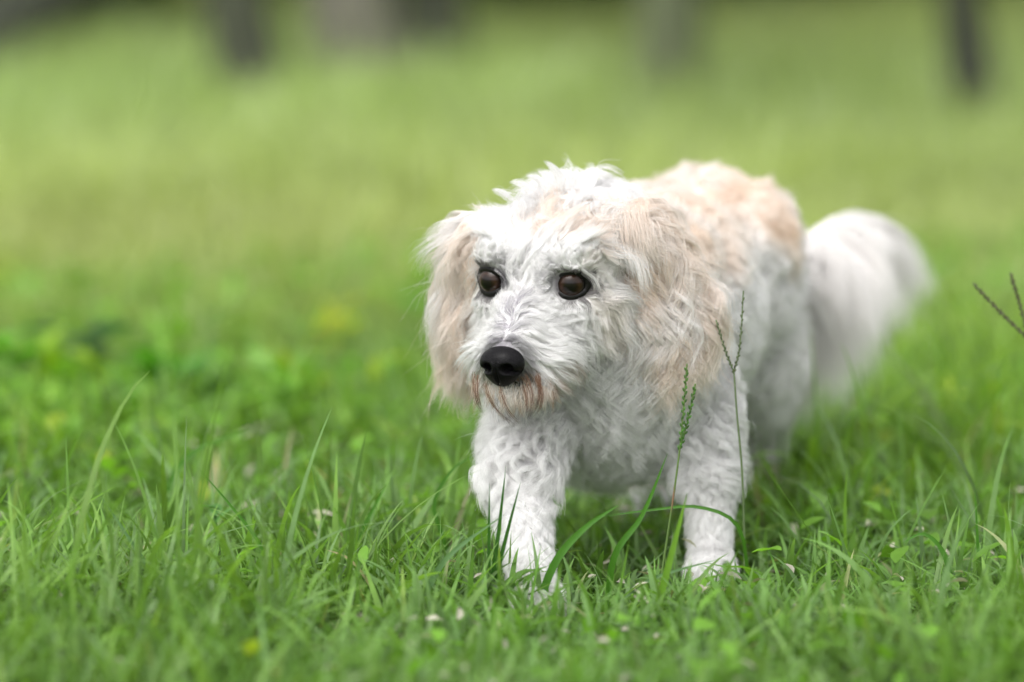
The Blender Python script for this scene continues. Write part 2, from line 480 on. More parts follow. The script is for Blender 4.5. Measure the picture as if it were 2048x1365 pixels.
def grow(count, wt):
    P, N, R = sample(count, wt)
    near = np.array([kd.find(Vector(P[i] + N[i] * .015))[1] for i in range(count)])
    Gk = G[near]                                         # (n,K,3)
    lm = rng.uniform(.62, 1.08, count)[:, None, None]
    rel = (Gk - Gk[:, :1]) * lm
    c = (clump[near] * rng.uniform(.75, 1.1, count))[:, None, None]
    cf = np.clip(c * (tt ** 1.1)[None, :, None], 0, .97)
    base = P[:, None, :] + rel + (GP[near] - P)[:, None, :] * cf
    fz = rng.normal(0, 1, (count, 3)); fz2 = rng.normal(0, 1, (count, 3))
    Lc = L[near][:, None, None]
    ph_ = rng.uniform(0, 6.28, count)[:, None]
    base += fz[:, None, :] * (tt ** 1.5)[None, :, None] * Lc * .045
    base += fz2[:, None, :] * np.sin(tt[None, :] * 7 + ph_)[..., None] * tt[None, :, None] * Lc * .016
    fly = rng.random(count) < .012                       # stray hairs that leave their lock
    base[fly] += (N[fly] * .16 + fz[fly] * .14)[:, None, :] * (tt ** 1.6)[None, :, None] * Lc[fly]
    ok = np.ones(count, bool)                            # no hair grows across the open eye
    for s, e in EYES:
        ax = npv((hf + hs_ * s * .08 + hu * .18).normalized()); v = base - npv(e); h = v @ ax
        rho = np.linalg.norm(v - h[..., None] * ax, axis=-1)
        ok &= ~((h > -.002) & (h < .05) & (rho < .0104 + .0006 * np.sin(h * 900))).any(1)
    P, N, R, near, base, fz, Lc = P[ok], N[ok], R[ok], near[ok], base[ok], fz[ok], Lc[ok]
    count = int(ok.sum())
    C = fur_colour(P, R)
    C = np.clip(C * rng.uniform(.86, 1.12, count)[:, None], 0, .93)
    lockv = rng.uniform(.90, 1.05, NG)[near][:, None]
    warm = (rng.random(NG) ** 1.5)[near][:, None] * np.isin(R, [REG.index('earL'), REG.index('earR')])[:, None] * .36
    C = C * (1 - warm) + np.array((.66, .42, .25)) * warm
    C = C * lockv
    CC = np.repeat(C[:, None, :], K, axis=1)
    # rust-stained beard tips round the mouth
    a, b, cc = local(P)
    m = ((np.isin(R, [REG.index('muzzle')]) & (cc < -.040) & (b > .018)) | (np.isin(R, [REG.index('chin')]) & (np.abs(a) > .009) & (b > .012) & (vnoise(P, 300, 12) > 0)))
    st = (tt ** .8)[None, :, None] * (m * np.clip(.55 + .5 * vnoise(P, 500, 9), 0, .95))[:, None, None]
    CC = CC * (1 - st) + RUST * st
    earm = np.isin(R, [REG.index('earL'), REG.index('earR')])
    s2 = (tt * .22)[None, :, None] * (earm * (rng.random(count) < .6))[:, None, None]
    CC = CC * (1 - s2) + WHITE * 1.02 * s2               # paler ends on the ears
    return base, np.clip(CC, .01, .93), R

def hair_material():
    nt = NT('fur_material')
    a = nt.n('ShaderNodeAttribute', attribute_name='tint')
    h = nt.n('ShaderNodeBsdfHairPrincipled')
    h.model = 'CHIANG'; h.parametrization = 'COLOR'
    h.inputs['Roughness'].default_value = .38; h.inputs['Radial Roughness'].default_value = .55
    if 'Coat' in h.inputs: h.inputs['Coat'].default_value = .0
    h.inputs['IOR'].default_value = 1.5
    nt.l(a.outputs['Color'], h.inputs['Color'])
    d = nt.n('ShaderNodeBsdfDiffuse'); nt.l(a.outputs['Color'], d.inputs['Color'])
    mx = nt.n('ShaderNodeMixShader'); mx.inputs[0].default_value = .45
    nt.l(h.outputs[0], mx.inputs[1]); nt.l(d.outputs[0], mx.inputs[2])
    return nt.surf(mx.outputs[0])
M_fur = hair_material()

def skin_material():
    nt = NT('skin_material')
    a = nt.n('ShaderNodeAttribute', attribute_name='tint')
    tc = nt.n('ShaderNodeTexCoord'); no = nt.n('ShaderNodeTexNoise'); no.inputs['Scale'].default_value = 300
    nt.l(tc.outputs['Object'], no.inputs['Vector'])
    p = nt.n('ShaderNodeBsdfPrincipled'); nt.l(a.outputs['Color'], p.inputs['Base Color'])
    p.inputs['Roughness'].default_value = .8; p.inputs['Specular IOR Level'].default_value = .1
    b = nt.n('ShaderNodeBump'); b.inputs['Strength'].default_value = .6; b.inputs['Distance'].default_value = .002
    nt.l(no.outputs['Fac'], b.inputs['Height']); nt.l(b.outputs[0], p.inputs['Normal'])
    return nt.surf(p.outputs[0])

dog = empty('dog', (.08, 4.2, 0))
tag(dog, 'white curly-haired dog with peach ears and back walking through the grass', 'dog')
vc = fur_colour(VV, region_of(VV)) * .95
ca = body_me.attributes.new('tint', 'FLOAT_COLOR', 'POINT')
c4 = np.ones((nv, 4), dtype=np.float32); c4[:, :3] = vc
ca.data.foreach_set('color', c4.ravel())
body_me.materials.clear()
link('body', body_me, skin_material(), dog)

def fur_object(name, pos, cols, radius, label=None):
    n = len(pos)
    hc = bpy.data.hair_curves.new(name)
    hc.add_curves([K] * n)
    hc.attributes['position'].data.foreach_set('vector', np.ascontiguousarray(pos, dtype=np.float32).ravel())
    ra = hc.attributes.get('radius') or hc.attributes.new('radius', 'FLOAT', 'POINT')
    rr = radius * rng.uniform(.7, 1.25, n)[:, None] * np.interp(tt, [0, .15, .6, 1], [.8, 1, .8, .2])[None, :]
    ra.data.foreach_set('value', rr.astype(np.float32).ravel())
    cc = np.ones((n, K, 4), dtype=np.float32); cc[..., :3] = cols
    hc.attributes.new('tint', 'FLOAT_COLOR', 'POINT').data.foreach_set('color', cc.ravel())
    hc.materials.append(M_fur)
    o = bpy.data.objects.new(name, hc); COL.objects.link(o); o.parent = dog; o.location = -Vector(dog.location)
    if label: o['label'] = label
    return o

NF = 400000
pos, cols, R = grow(NF, tri_a * tri_dens)
def pick(*names): return np.isin(R, [REG.index(x) for x in names])
for nm, m, rad, lab in (
        ('head_fur', pick('crown', 'cheek', 'muzzle', 'chin'), .00013, None),
        ('ear_fur', pick('earL'), .00014, 'long wavy peach hair on the ear nearer the camera'),
        ('ear_fur', pick('earR'), .00014, 'pale hair on the ear behind the face'),
        ('body_fur', pick('neck', 'chest', 'back', 'rump'), .00014, None),
        ('leg_fur', pick('leg', 'paw'), .00012, None),
        ('tail_fur', pick('tail'), .00018, 'long white plume hanging from the tail')):
    fur_object(nm, pos[m], cols[m], rad, lab)

# extra locks: beard wisps and the tuft on the crown
def wisps(name, starts, mids, ends, per, spread, radius, col0, col1, label=None):
    out = []; cc = []
    for p0, p1, p2 in zip(starts, mids, ends):
        p0, p1, p2 = npv(p0), npv(p1), npv(p2)
        for j in range(per):
            o0 = rng.normal(0, spread, 3); o1 = rng.normal(0, spread * 1.1, 3); o2 = rng.normal(0, spread * .35, 3)
            q = [(1 - t) ** 2 * (p0 + o0) + 2 * t * (1 - t) * (p1 + o1) + t * t * (p2 + o2) for t in tt * rng.uniform(.75, 1)]
            out.append(q)
            v = rng.uniform(.85, 1.15)
            cc.append([np.clip((npv(col0) * (1 - t) + npv(col1) * t) * v, 0, .93) for t in tt])
    return fur_object(name, np.array(out), np.array(cc), radius, label)
def hl(px, py, Y): return at(px, py, Y)
bs = [((950, 770), (938, 800), (972, 832), 3.992), ((955, 775), (950, 800), (968, 822), 3.990), ((968, 790), (985, 828), (1040, 856), 3.985),
      ((1000, 800), (1010, 830), (1046, 848), 3.985), ((1050, 775), (1078, 800), (1052, 842), 3.987), ((1045, 790), (1058, 815), (1050, 835), 3.987),
      ((1068, 775), (1100, 800), (1070, 830), 3.990), ((1092, 770), (1122, 795), (1104, 812), 3.998), ((1075, 770), (1084, 800), (1064, 832), 3.990)]
wisps('beard', [hl(p0[0], p0[1] - 22, Y + .010) for p0, p1, p2, Y in bs], [hl(*p1, Y) for p0, p1, p2, Y in bs], [hl(*p2, Y) for p0, p1, p2, Y in bs],
      16, .0013, .00010, (.12, .05, .025), (.012, .005, .003), 'rust-stained whisker locks under the mouth')
rb = np.random.default_rng(31)
F0, F1, F2 = [], [], []
for i in range(46):
    u = rb.random(); px0 = 942 + 165 * u; sag = 12 * math.sin(u * 3.14); Yb = 3.992 + .010 * abs(u - .45)
    ln = rb.uniform(16, 46); dx = rb.normal(0, 12)
    F0.append(hl(px0, 764 + sag, Yb + .008)); F1.append(hl(px0 + rb.normal(0, 5), 780 + sag + ln * .45, Yb - .001)); F2.append(hl(px0 + dx, 784 + sag + ln, Yb + .003))
wisps('beard', F0[::2], F1[::2], F2[::2], 12, .0022, .00010, (.66, .56, .47), (.20, .095, .045), 'brown-tipped fringe along the mouth')
wisps('beard', F0[1::2], F1[1::2], F2[1::2], 16, .0030, .00011, (.80, .77, .74), (.66, .58, .50), 'cream fringe along the mouth')
ts = [((1120, 372), (1112, 335), (1088, 322), 4.085), ((1125, 372), (1125, 345), (1108, 338), 4.085), ((1140, 372), (1142, 345), (1128, 338), 4.088),
      ((1150, 372), (1158, 345), (1150, 335), 4.09), ((1090, 375), (1075, 350), (1050, 352), 4.085), ((1060, 380), (1040, 362), (1020, 366), 4.085),
      ((1020, 395), (1000, 378), (985, 382), 4.09), ((1100, 372), (1096, 350), (1075, 342), 4.085)]
wisps('crown_tuft', [hl(*p0, Y) for p0, p1, p2, Y in ts], [hl(*p1, Y) for p0, p1, p2, Y in ts], [hl(*p2, Y) for p0, p1, p2, Y in ts],
      60, .0022, .00012, WHITE, WHITE * .98)

# ---- eyes
def eye_material():
    nt = NT('eye_material')
    tc = nt.n('ShaderNodeTexCoord')
    sx = nt.n('ShaderNodeSeparateXYZ'); nt.l(tc.outputs['Object'], sx.inputs[0])
    # local z is the axis of the eye; distance from the axis, unit sphere
    cx = nt.n('ShaderNodeCombineXYZ'); nt.l(sx.outputs['X'], cx.inputs['X']); nt.l(sx.outputs['Y'], cx.inputs['Y'])
    ln = nt.n('ShaderNodeVectorMath', operation='LENGTH'); nt.l(cx.outputs[0], ln.inputs[0])
    r = ramp(nt, [(.0, (.004, .003, .003)), (.30, (.005, .003, .003)), (.40, (.008, .003, .0015)), (.64, (.032, .013, .006)), (.80, (.012, .005, .002)), (.86, (.004, .003, .003)), (1, (.004, .003, .003))])
    nt.l(ln.outputs['Value'], r.inputs[0])
    no = nt.n('ShaderNodeTexNoise'); no.inputs['Scale'].default_value = 9; nt.l(tc.outputs['Object'], no.inputs['Vector'])
    mr = nt.n('ShaderNodeMapRange'); mr.inputs['To Min'].default_value = .6; mr.inputs['To Max'].default_value = 1.4
    nt.l(no.outputs['Fac'], mr.inputs['Value'])
    mu = nt.n('ShaderNodeVectorMath', operation='SCALE'); nt.l(r.outputs[0], mu.inputs[0]); nt.l(mr.outputs[0], mu.inputs['Scale'])
    p = nt.n('ShaderNodeBsdfPrincipled'); nt.l(mu.outputs[0], p.inputs['Base Color'])
    p.inputs['Roughness'].default_value = .5; p.inputs['Specular IOR Level'].default_value = .1; p.inputs['Coat Weight'].default_value = 1; p.inputs['Coat Roughness'].default_value = .0; p.inputs['Coat IOR'].default_value = 1.36
    return nt.surf(p.outputs[0])
M_eye = eye_material()
M_lid = plain('eyelid_material', (.007, .006, .006), rough=.45, spec=.25, nscale=400, bump=.4, coat=.05)
M_nose = plain('nose_material', (.0045, .004, .005), rough=.36, spec=.09, nscale=1500, nvar=.4, bump=.8, coat=.10)

for s, e in EYES:
    bm = bmesh.new(); bmesh.ops.create_uvsphere(bm, u_segments=40, v_segments=24, radius=1)
    me = bpy.data.meshes.new('eye'); bm.to_mesh(me); bm.free(); me.shade_smooth()
    o = link('eye', me, M_eye, dog)
    look = (hf * 1.0 + hs_ * s * .30 + Vector((0, -.25, .12))).normalized()
    rot = look.to_track_quat('Z', 'Y').to_matrix().to_4x4()
    o.matrix_local = Matrix.Translation(-Vector(dog.location)) @ Matrix.Translation(e) @ rot @ Matrix.Diagonal((.0110, .0110, .0110, 1))
    # lid: dark almond ring hugging the ball
    out_ = (hf * 1.0 + hs_ * s * .38 + hu * .28).normalized()
    zx = out_; xx = hs_ - zx * hs_.dot(zx); xx.normalize(); yx = zx.cross(xx); 
    if yx.z < 0: yx = -yx
    bm = bmesh.new(); nU, nW = 48, 10; rows = []
    for i in range(nU):
        th = i / nU * 6.2832
        rx = .0109 + .0016 * max(0, math.cos(th) * -s) ** 6 + .0010 * max(0, math.cos(th) * s) ** 6; ry = .0090
        cc_ = e + xx * (math.cos(th) * rx) + yx * (math.sin(th) * ry) 
        dz = math.sqrt(max(0, .0110 ** 2 - min(.0109, math.hypot(math.cos(th) * rx, math.sin(th) * ry)) ** 2))
        cc_ = cc_ + zx * (dz * .75 + .0012)
        radial = (xx * math.cos(th) + yx * math.sin(th)).normalized()
        tube = .0024 + .0002 * math.sin(th)
        rows.append([bm.verts.new(cc_ + radial * (math.cos(w) * tube * 1.2) + zx * (math.sin(w) * tube)) for w in [j / nW * 6.2832 for j in range(nW)]])
    for i in range(nU):
        for j in range(nW):
            bm.faces.new((rows[i][j], rows[(i + 1) % nU][j], rows[(i + 1) % nU][(j + 1) % nW], rows[i][(j + 1) % nW]))
    bmesh.ops.recalc_face_normals(bm, faces=bm.faces)
    me = bpy.data.meshes.new('eyelid'); bm.to_mesh(me); bm.free(); me.shade_smooth()
    link('eyelid', me, M_lid, dog)

# ---- nose with nostrils
nf = (hf * math.cos(.34) + hu * math.sin(.34)); nu = (hu * math.cos(.34) - hf * math.sin(.34))
bm = bmesh.new(); bmesh.ops.create_icosphere(bm, subdivisions=6, radius=1)
for v in bm.verts:
    x, y, z = v.co                                       # x side, y forward, z up
    w = .0166 * (1 + .10 * z - (.30 * (-z) if z < 0 else 0) * .6)
    hgt = .0135 if z > 0 else .0155
    X, Yf, Zu = x * w, y * .0125, z * hgt
    if y > 0:
        Yf *= 1 - .25 * max(0, -z)                       # slants back below
    g = math.exp(-(x / .09) ** 2) * max(0, .45 - z) * (1 if y > 0 else 0)      # groove down the middle
    Yf -= .0022 * g
    for s in (-1, 1):                                    # comma-shaped nostril
        d2 = ((x - s * .46) / .21) ** 2 + ((z + .08) / .19) ** 2
        if y > 0: Yf -= .0085 * math.exp(-d2 ** 1.4)
        d3 = ((x - s * .78) / .20) ** 2 + ((z + .24) / .10) ** 2
        if y > -.2: 
            Yf -= .0030 * math.exp(-d3); X -= s * .0022 * math.exp(-d3)
    v.co = NOSE + hs_ * X + nf * Yf + nu * Zu
me = bpy.data.meshes.new('nose'); bm.to_mesh(me); bm.free(); me.shade_smooth()
link('nose', me, M_nose, dog)

def tube_mesh(pts, rads, n=8, name='tube'):
    pts = [Vector(p) for p in pts]; V = []; F = []
    up = Vector((0, 1, 0.01))
    for i, p in enumerate(pts):
        d = (pts[min(i + 1, len(pts) - 1)] - pts[max(i - 1, 0)]).normalized()
        x = d.cross(up).normalized(); y = x.cross(d)
        for j in range(n):
            a_ = j / n * 6.2832; V.append(p + (x * math.cos(a_) + y * math.sin(a_)) * rads[i])
    for i in range(len(pts) - 1):
        for j in range(n):
            F.append((i * n + j, i * n + (j + 1) % n, (i + 1) * n + (j + 1) % n, (i + 1) * n + j))
    return np.array([tuple(v) for v in V]), np.array(F)
lp = [W(math.sin(t) * .0200, .0455 - .020 * (1 - math.cos(t)) - .004 * abs(t), -.0575 + .002 * math.cos(t * 3) - .002 * abs(t)) for t in np.linspace(-1.3, 1.3, 20)]
_q = [bvh.find_nearest(p) for p in lp]; lp = [h[0] + h[1] * .0036 for h in _q]
for _ in range(3): lp = [lp[0]] + [(lp[i - 1] + lp[i] * 2 + lp[i + 1]) / 4 for i in range(1, 19)] + [lp[-1]]
v_, f_ = tube_mesh(lp, [.0008 + .0012 * math.sin(i / 19 * 3.14) for i in range(20)])
link('lip', mesh_np('lip', v_, f_), M_lid, dog)

# ------------------------------------------------------------------ GRASS
def smooth_path(pts, n):
    """Catmull-Rom through pts, n samples."""
    pts = [npv(p) for p in pts]
    P = [2 * pts[0] - pts[1]] + pts + [2 * pts[-1] - pts[-2]]
    out = []
    for i in range(n):
        u = i / (n - 1) * (len(pts) - 1); k = min(int(u), len(pts) - 2); t = u - k
        p0, p1, p2, p3 = P[k:k + 4]
        out.append(.5 * ((2 * p1) + (-p0 + p2) * t + (2 * p0 - 5 * p1 + 4 * p2 - p3) * t * t + (-p0 + 3 * p1 - 3 * p2 + p3) * t ** 3))
    return np.array(out)

paws = [(.016, 3.955, .018), (.144, 4.075, .016), (.204, 4.52, .017), (.104, 4.40, .017)]
def field(n, y0, y1, lmean, lsd, wmean, segs, margin, far=0.0, seed=1, dens_pow=1.0):
    r = np.random.default_rng(seed)
    # tufts: blades gather round tuft centres
    nt_ = n // 5
    yy = y0 + (y1 - y0) * r.random(nt_) ** dens_pow
    xx = r.uniform(-1, 1, nt_) * (.094 * yy + margin)
    tix = r.integers(0, nt_, n)
    x = xx[tix] + r.normal(0, .009, n); y = yy[tix] + r.normal(0, .009, n)
    loose = r.random(n) < .3
    y[loose] = y0 + (y1 - y0) * r.random(loose.sum()); x[loose] = r.uniform(-1, 1, loose.sum()) * (.094 * y[loose] + margin)
    ok = np.ones(n, bool)
    for px_, py_, pr in paws: ok &= (x - px_) ** 2 + (y - py_) ** 2 > pr ** 2
    x, y, tix = x[ok], y[ok], tix[ok]; n = len(x)
    P2 = np.stack([x, y, np.zeros(n)], 1)
    patch = vnoise(P2, 9, 50); patch2 = vnoise(P2, 30, 51); patch3 = vnoise(P2, 2.2, 52)
    L_ = np.clip(r.normal(lmean, lsd, n) * (1 + .28 * patch + .15 * patch2), lmean * .3, lmean * 2.6)
    longb = r.random(n) < .06; L_[longb] *= r.uniform(1.3, 2.1, longb.sum())
    # under the dog the grass is trodden down
    dd = np.hypot((x - .09) / .13, (y - 4.25) / .33)
    L_ *= np.where(dd < 1, .6, 1)
    front = (np.abs(x - .08) < .14) & (y > 3.84) & (y < 4.05); L_[front] *= .92
    near_dog = (np.abs(x - .07) < .16) & (y < 4.1); L_[near_dog] = np.minimum(L_[near_dog], .072)
    az = r.uniform(0, 6.283, n) ; el0 = np.radians(r.uniform(30, 92, n)); bend = np.radians(np.abs(r.normal(55, 40, n)))
    tipd = np.stack([np.cos(az), np.sin(az)], 1)
    pts = np.zeros((n, segs + 1, 3)); pts[:, 0, 0] = x; pts[:, 0, 1] = y; pts[:, 0, 2] = -.003
    for k in range(1, segs + 1):
        t = (k - .5) / segs; el = el0 - bend * t ** 1.3
        st = L_ / segs
        pts[:, k, 0] = pts[:, k - 1, 0] + np.cos(el) * tipd[:, 0] * st
        pts[:, k, 1] = pts[:, k - 1, 1] + np.cos(el) * tipd[:, 1] * st
        pts[:, k, 2] = np.maximum(pts[:, k - 1, 2] + np.sin(el) * st, .004)
    tw = az + np.pi / 2 + r.normal(0, .5, n)
    wv = np.stack([np.cos(tw), np.sin(tw), r.normal(0, .25, n)], 1)
    wd = np.clip(r.normal(wmean, wmean * .35, n), wmean * .35, wmean * 2.2)
    V = np.zeros((n, segs + 1, 2, 3))
    for k in range(segs + 1):
        t = k / segs; prof = (1 - t ** 2.2) * (.6 + .4 * min(1, t * 3)) + .02
        h_ = wv * (wd * prof / 2)[:, None]
        V[:, k, 0] = pts[:, k] - h_; V[:, k, 1] = pts[:, k] + h_
    base = np.arange(n)[:, None, None] * (2 * (segs + 1)) 
    q = np.array([[2 * k, 2 * k + 1, 2 * k + 3, 2 * k + 2] for k in range(segs)])[None]
    F = (base + q).reshape(-1, 4)
    # colours: fresh green to yellow green, bluish greens, some straw
    g1 = np.array((.135, .29, .038)); g2 = np.array((.26, .44, .05)); g3 = np.array((.13, .21, .10)); straw = np.array((.46, .40, .24)); yl = np.array((.30, .41, .05))
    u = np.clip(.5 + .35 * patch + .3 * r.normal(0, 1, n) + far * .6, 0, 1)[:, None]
    C = g1 * (1 - u) + g2 * u
    m = r.random(n) < .25; C[m] = C[m] * .35 + g3 * .65
    m = (r.random(n) < .03) & (L_ < lmean * 1.1); C[m] = straw * r.uniform(.6, 1.2, (m.sum(), 1))
    m = r.random(n) < .012 + .02 * (patch2 > .6); C[m] = yl
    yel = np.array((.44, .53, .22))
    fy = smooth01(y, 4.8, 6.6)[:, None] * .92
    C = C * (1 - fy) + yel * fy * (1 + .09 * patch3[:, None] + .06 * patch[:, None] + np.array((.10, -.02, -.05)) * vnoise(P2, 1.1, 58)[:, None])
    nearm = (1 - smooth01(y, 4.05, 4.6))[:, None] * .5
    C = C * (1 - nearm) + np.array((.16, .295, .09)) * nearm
    C *= r.uniform(.7, 1.3, n)[:, None]
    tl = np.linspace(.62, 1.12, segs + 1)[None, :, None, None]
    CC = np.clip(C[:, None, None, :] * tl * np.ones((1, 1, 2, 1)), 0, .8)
    return V.reshape(-1, 3), F, CC.reshape(-1, 3)

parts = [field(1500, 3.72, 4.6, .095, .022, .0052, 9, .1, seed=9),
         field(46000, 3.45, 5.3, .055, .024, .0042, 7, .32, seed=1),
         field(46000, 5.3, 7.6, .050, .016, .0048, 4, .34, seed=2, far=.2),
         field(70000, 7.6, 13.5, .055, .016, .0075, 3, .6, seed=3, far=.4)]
offs = 0; Vs, Fs, Cs = [], [], []
for v, f, c in parts:
    Vs.append(v); Fs.append(f + offs); Cs.append(c); offs += len(v)
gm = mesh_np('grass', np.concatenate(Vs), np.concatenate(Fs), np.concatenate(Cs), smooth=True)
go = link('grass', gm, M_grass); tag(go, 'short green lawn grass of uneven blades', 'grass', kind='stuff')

# small oval leaves of clover and weeds in the turf
def leaf_quads(P, D, U, Ln, Wd, cols, cup=.25):
    """pointed oval leaves, 5 stations across the length, three verts wide"""
    n = len(P); st = np.array([0, .25, .5, .78, 1.]); pr = np.array([.06, .78, 1., .62, .03])
    Sd = unit(np.cross(D, U)); U = unit(np.cross(Sd, D))
    V = np.zeros((n, 5, 3, 3))
    for k in range(5):
        c = P + D * (Ln * st[k])[:, None] - U * (Ln * .22 * st[k] ** 2)[:, None]
        w = Wd * pr[k] / 2
        V[:, k, 0] = c - Sd * w[:, None] + U * (w * cup)[:, None]; V[:, k, 1] = c; V[:, k, 2] = c + Sd * w[:, None] + U * (w * cup)[:, None]
    q = []
    for k in range(4):
        for j in range(2): q.append([3 * k + j, 3 * k + j + 1, 3 * (k + 1) + j + 1, 3 * (k + 1) + j])
    F = (np.arange(n)[:, None, None] * 15 + np.array(q)[None]).reshape(-1, 4)
    return V.reshape(-1, 3), F, np.repeat(cols, 15, axis=0)
r = np.random.default_rng(5)
n = 6500
y = r.uniform(3.5, 6.2, n); x = r.uniform(-1, 1, n) * (.094 * y + .3)
lf_ = r.random(n) < .2; x[lf_] = r.normal(-.33, .12, lf_.sum()); y[lf_] = r.normal(5.0, .3, lf_.sum())
pn = vnoise(np.stack([x, y, x * 0], 1), 8, 77); k_ = ((pn > .1) | (r.random(n) < .12)) & ((y > 4.5) | (r.random(n) < .30))
for a0, b0, c0 in paws: k_ &= (x - a0) ** 2 + (y - b0) ** 2 > c0 ** 2
k_ &= ~((np.hypot((x - .09) / .12, (y - 4.25) / .3)) < 1)
x, y = x[k_], y[k_]; n = len(x)
az = r.uniform(0, 6.283, n); el = np.radians(r.uniform(-15, 55, n))
D = np.stack([np.cos(az) * np.cos(el), np.sin(az) * np.cos(el), np.sin(el)], 1)
P = np.stack([x, y, r.uniform(.008, .042, n)], 1)
cg = np.array((.16, .34, .035)) * r.uniform(.6, 1.4, (n, 1)); ym = r.random(n) < .03; cg[ym] = (.34, .44, .04)
v, f, c = leaf_quads(P, D, np.tile((0, 0, 1.), (n, 1)) + r.normal(0, .3, (n, 3)), r.uniform(.012, .030, n) * (1 + .5 * (y > 4.6)), r.uniform(.007, .015, n) * (1 + .5 * (y > 4.6)), cg)
tag(link('ground_cover', mesh_np('ground_cover', v, f, c), M_grass), 'low oval weed leaves mixed into the lawn', 'weeds', kind='stuff')
# pale dead scraps lying in the turf
n = 900
y = r.uniform(3.5, 4.9, n); x = r.uniform(-1, 1, n) * (.094 * y + .2)
az = r.uniform(0, 6.283, n); el = np.radians(r.uniform(-20, 30, n))
D = np.stack([np.cos(az) * np.cos(el), np.sin(az) * np.cos(el), np.sin(el)], 1)
P = np.stack([x, y, r.uniform(.006, .035, n)], 1)
cg = np.array((.50, .47, .38)) * r.uniform(.4, 1.2, (n, 1))
v, f, c = leaf_quads(P, D, np.tile((0, 0, 1.), (n, 1)) + r.normal(0, .5, (n, 3)), r.uniform(.005, .02, n), r.uniform(.002, .006, n), cg, cup=.6)
tag(link('dead_leaves', mesh_np('dead_leaves', v, f, c), M_dry), 'pale dried scraps of leaf lying between grass blades', 'leaf litter', kind='stuff')

# ------------------------------------------------------------------ single long blades that stand out
def blade_mesh(name, pts, width, col, n=16, face=(0, -1, .25), fold=.25):
    C = smooth_path(pts, n); V = []; Q = []; cols_ = []
    face = unit(npv(face))
    for i in range(n):
        t = i / (n - 1); d = unit(C[min(i + 1, n - 1)] - C[max(i - 1, 0)])
        sd = unit(np.cross(d, face)); up = np.cross(sd, d)
        w = width / 2 * ((1 - t ** 2.6) * (.72 + .28 * min(1, t * 4)) + .015)
        V += [C[i] - sd * w, C[i] + up * w * fold * -1, C[i] + sd * w]
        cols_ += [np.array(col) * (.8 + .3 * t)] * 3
    for i in range(n - 1):
        for j in range(2): Q.append((3 * i + j, 3 * i + j + 1, 3 * i + j + 4, 3 * i + j + 3))
    return mesh_np(name, np.array(V), np.array(Q), np.array(cols_))
DG, MG, LG, BG = (.035, .12, .012), (.075, .22, .022), (.17, .34, .035), (.13, .25, .10)
def gy(py): return CAM_H * FPX / (py + 700)
blades = [
 ([(978, 1165), (978, 1060), (979, 965)], 3.945, 8, DG, 'dark upright grass blade, leftmost of three before the front leg'),
 ([(984, 1170), (1000, 1040), (1012, 930)], 3.945, 10, DG, 'dark upright grass blade, middle of three before the front leg'),
 ([(990, 1170), (1016, 1060), (1042, 962)], 3.942, 10, DG, 'dark slanting grass blade, rightmost of three before the front leg'),
 ([(1062, 1235), (1108, 1130), (1168, 1058), (1238, 1010)], 3.935, 17, MG, 'broad grass blade arching right between the front legs'),
 ([(1228, 1115), (1285, 1030), (1336, 905)], 3.95, 14, MG, 'straight pointed blade rising in front of the chest, left of the seed stalk'),
 ([(1298, 1290), (1335, 1140), (1375, 985)], 3.90, 16, LG, 'light green blade crossing behind the foot of the seed stalk'),
 ([(545, 1175), (520, 1090), (460, 1010), (394, 934)], 3.98, 9, MG, 'long thin blade leaning left, tallest in the left foreground'),
 ([(335, 1200), (290, 1125), (240, 1050), (200, 990)], 3.95, 10, BG, 'thin straight blade leaning left near the left edge'),
 ([(50, 1118), (95, 1065), (160, 1015), (235, 970)], 3.97, 9, LG, 'narrow blade with brown tip reaching right at the left edge'),
 ([(338, 1070), (335, 985), (385, 905), (505, 858)], 4.28, 13, MG, 'soft arching blade bending right in the left middle ground'),
 ([(810, 1275), (848, 1190), (900, 1110), (1008, 1030)], 3.93, 15, BG, 'pale blade bowing right toward the front paw'),
 ([(1180, 1215), (1290, 1165), (1440, 1118)], 3.93, 9, BG, 'pale ribbed blade lying across the gap between the front legs'),
 ([(1900, 1150), (1880, 1095), (1845, 1068), (1803, 1088)], 3.97, 11, MG, 'grass blade curled over like a hook at the right'),
 ([(1960, 1160), (1955, 1080), (1950, 975)], 4.02, 9, MG, 'upright pointed blade near the right edge'),
 ([(745, 1180), (700, 1120), (648, 1098)], 3.95, 7, (.5, .42, .26), 'straw-coloured dry blade left of the dog'),
 ([(890, 1090), (868, 1010), (905, 940), (960, 905)], 4.12, 9, MG, 'curved blade beside the dog chest at the left'),
 ([(1480, 1060), (1400, 1015), (1290, 1022), (1195, 1035)], 4.035, 8, MG, 'dark blade bent flat across the far front leg'),
 ([(620, 1210), (700, 1100), (740, 1030), (775, 965)], 4.1, 11, MG, 'green blade leaning right left of the front leg'),
 ([(1760, 1190), (1700, 1150), (1690, 1030), (1694, 935)], 4.10, 9, LG, 'tall light blade standing right of the dog'),
]
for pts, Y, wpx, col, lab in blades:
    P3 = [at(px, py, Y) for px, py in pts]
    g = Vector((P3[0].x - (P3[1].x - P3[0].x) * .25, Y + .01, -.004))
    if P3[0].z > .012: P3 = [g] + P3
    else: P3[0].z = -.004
    tag(link('grass_blade', blade_mesh('grass_blade', P3, wpx * Y / FPX, col), M_grass), lab, 'grass blade', 'long grass blades in front')

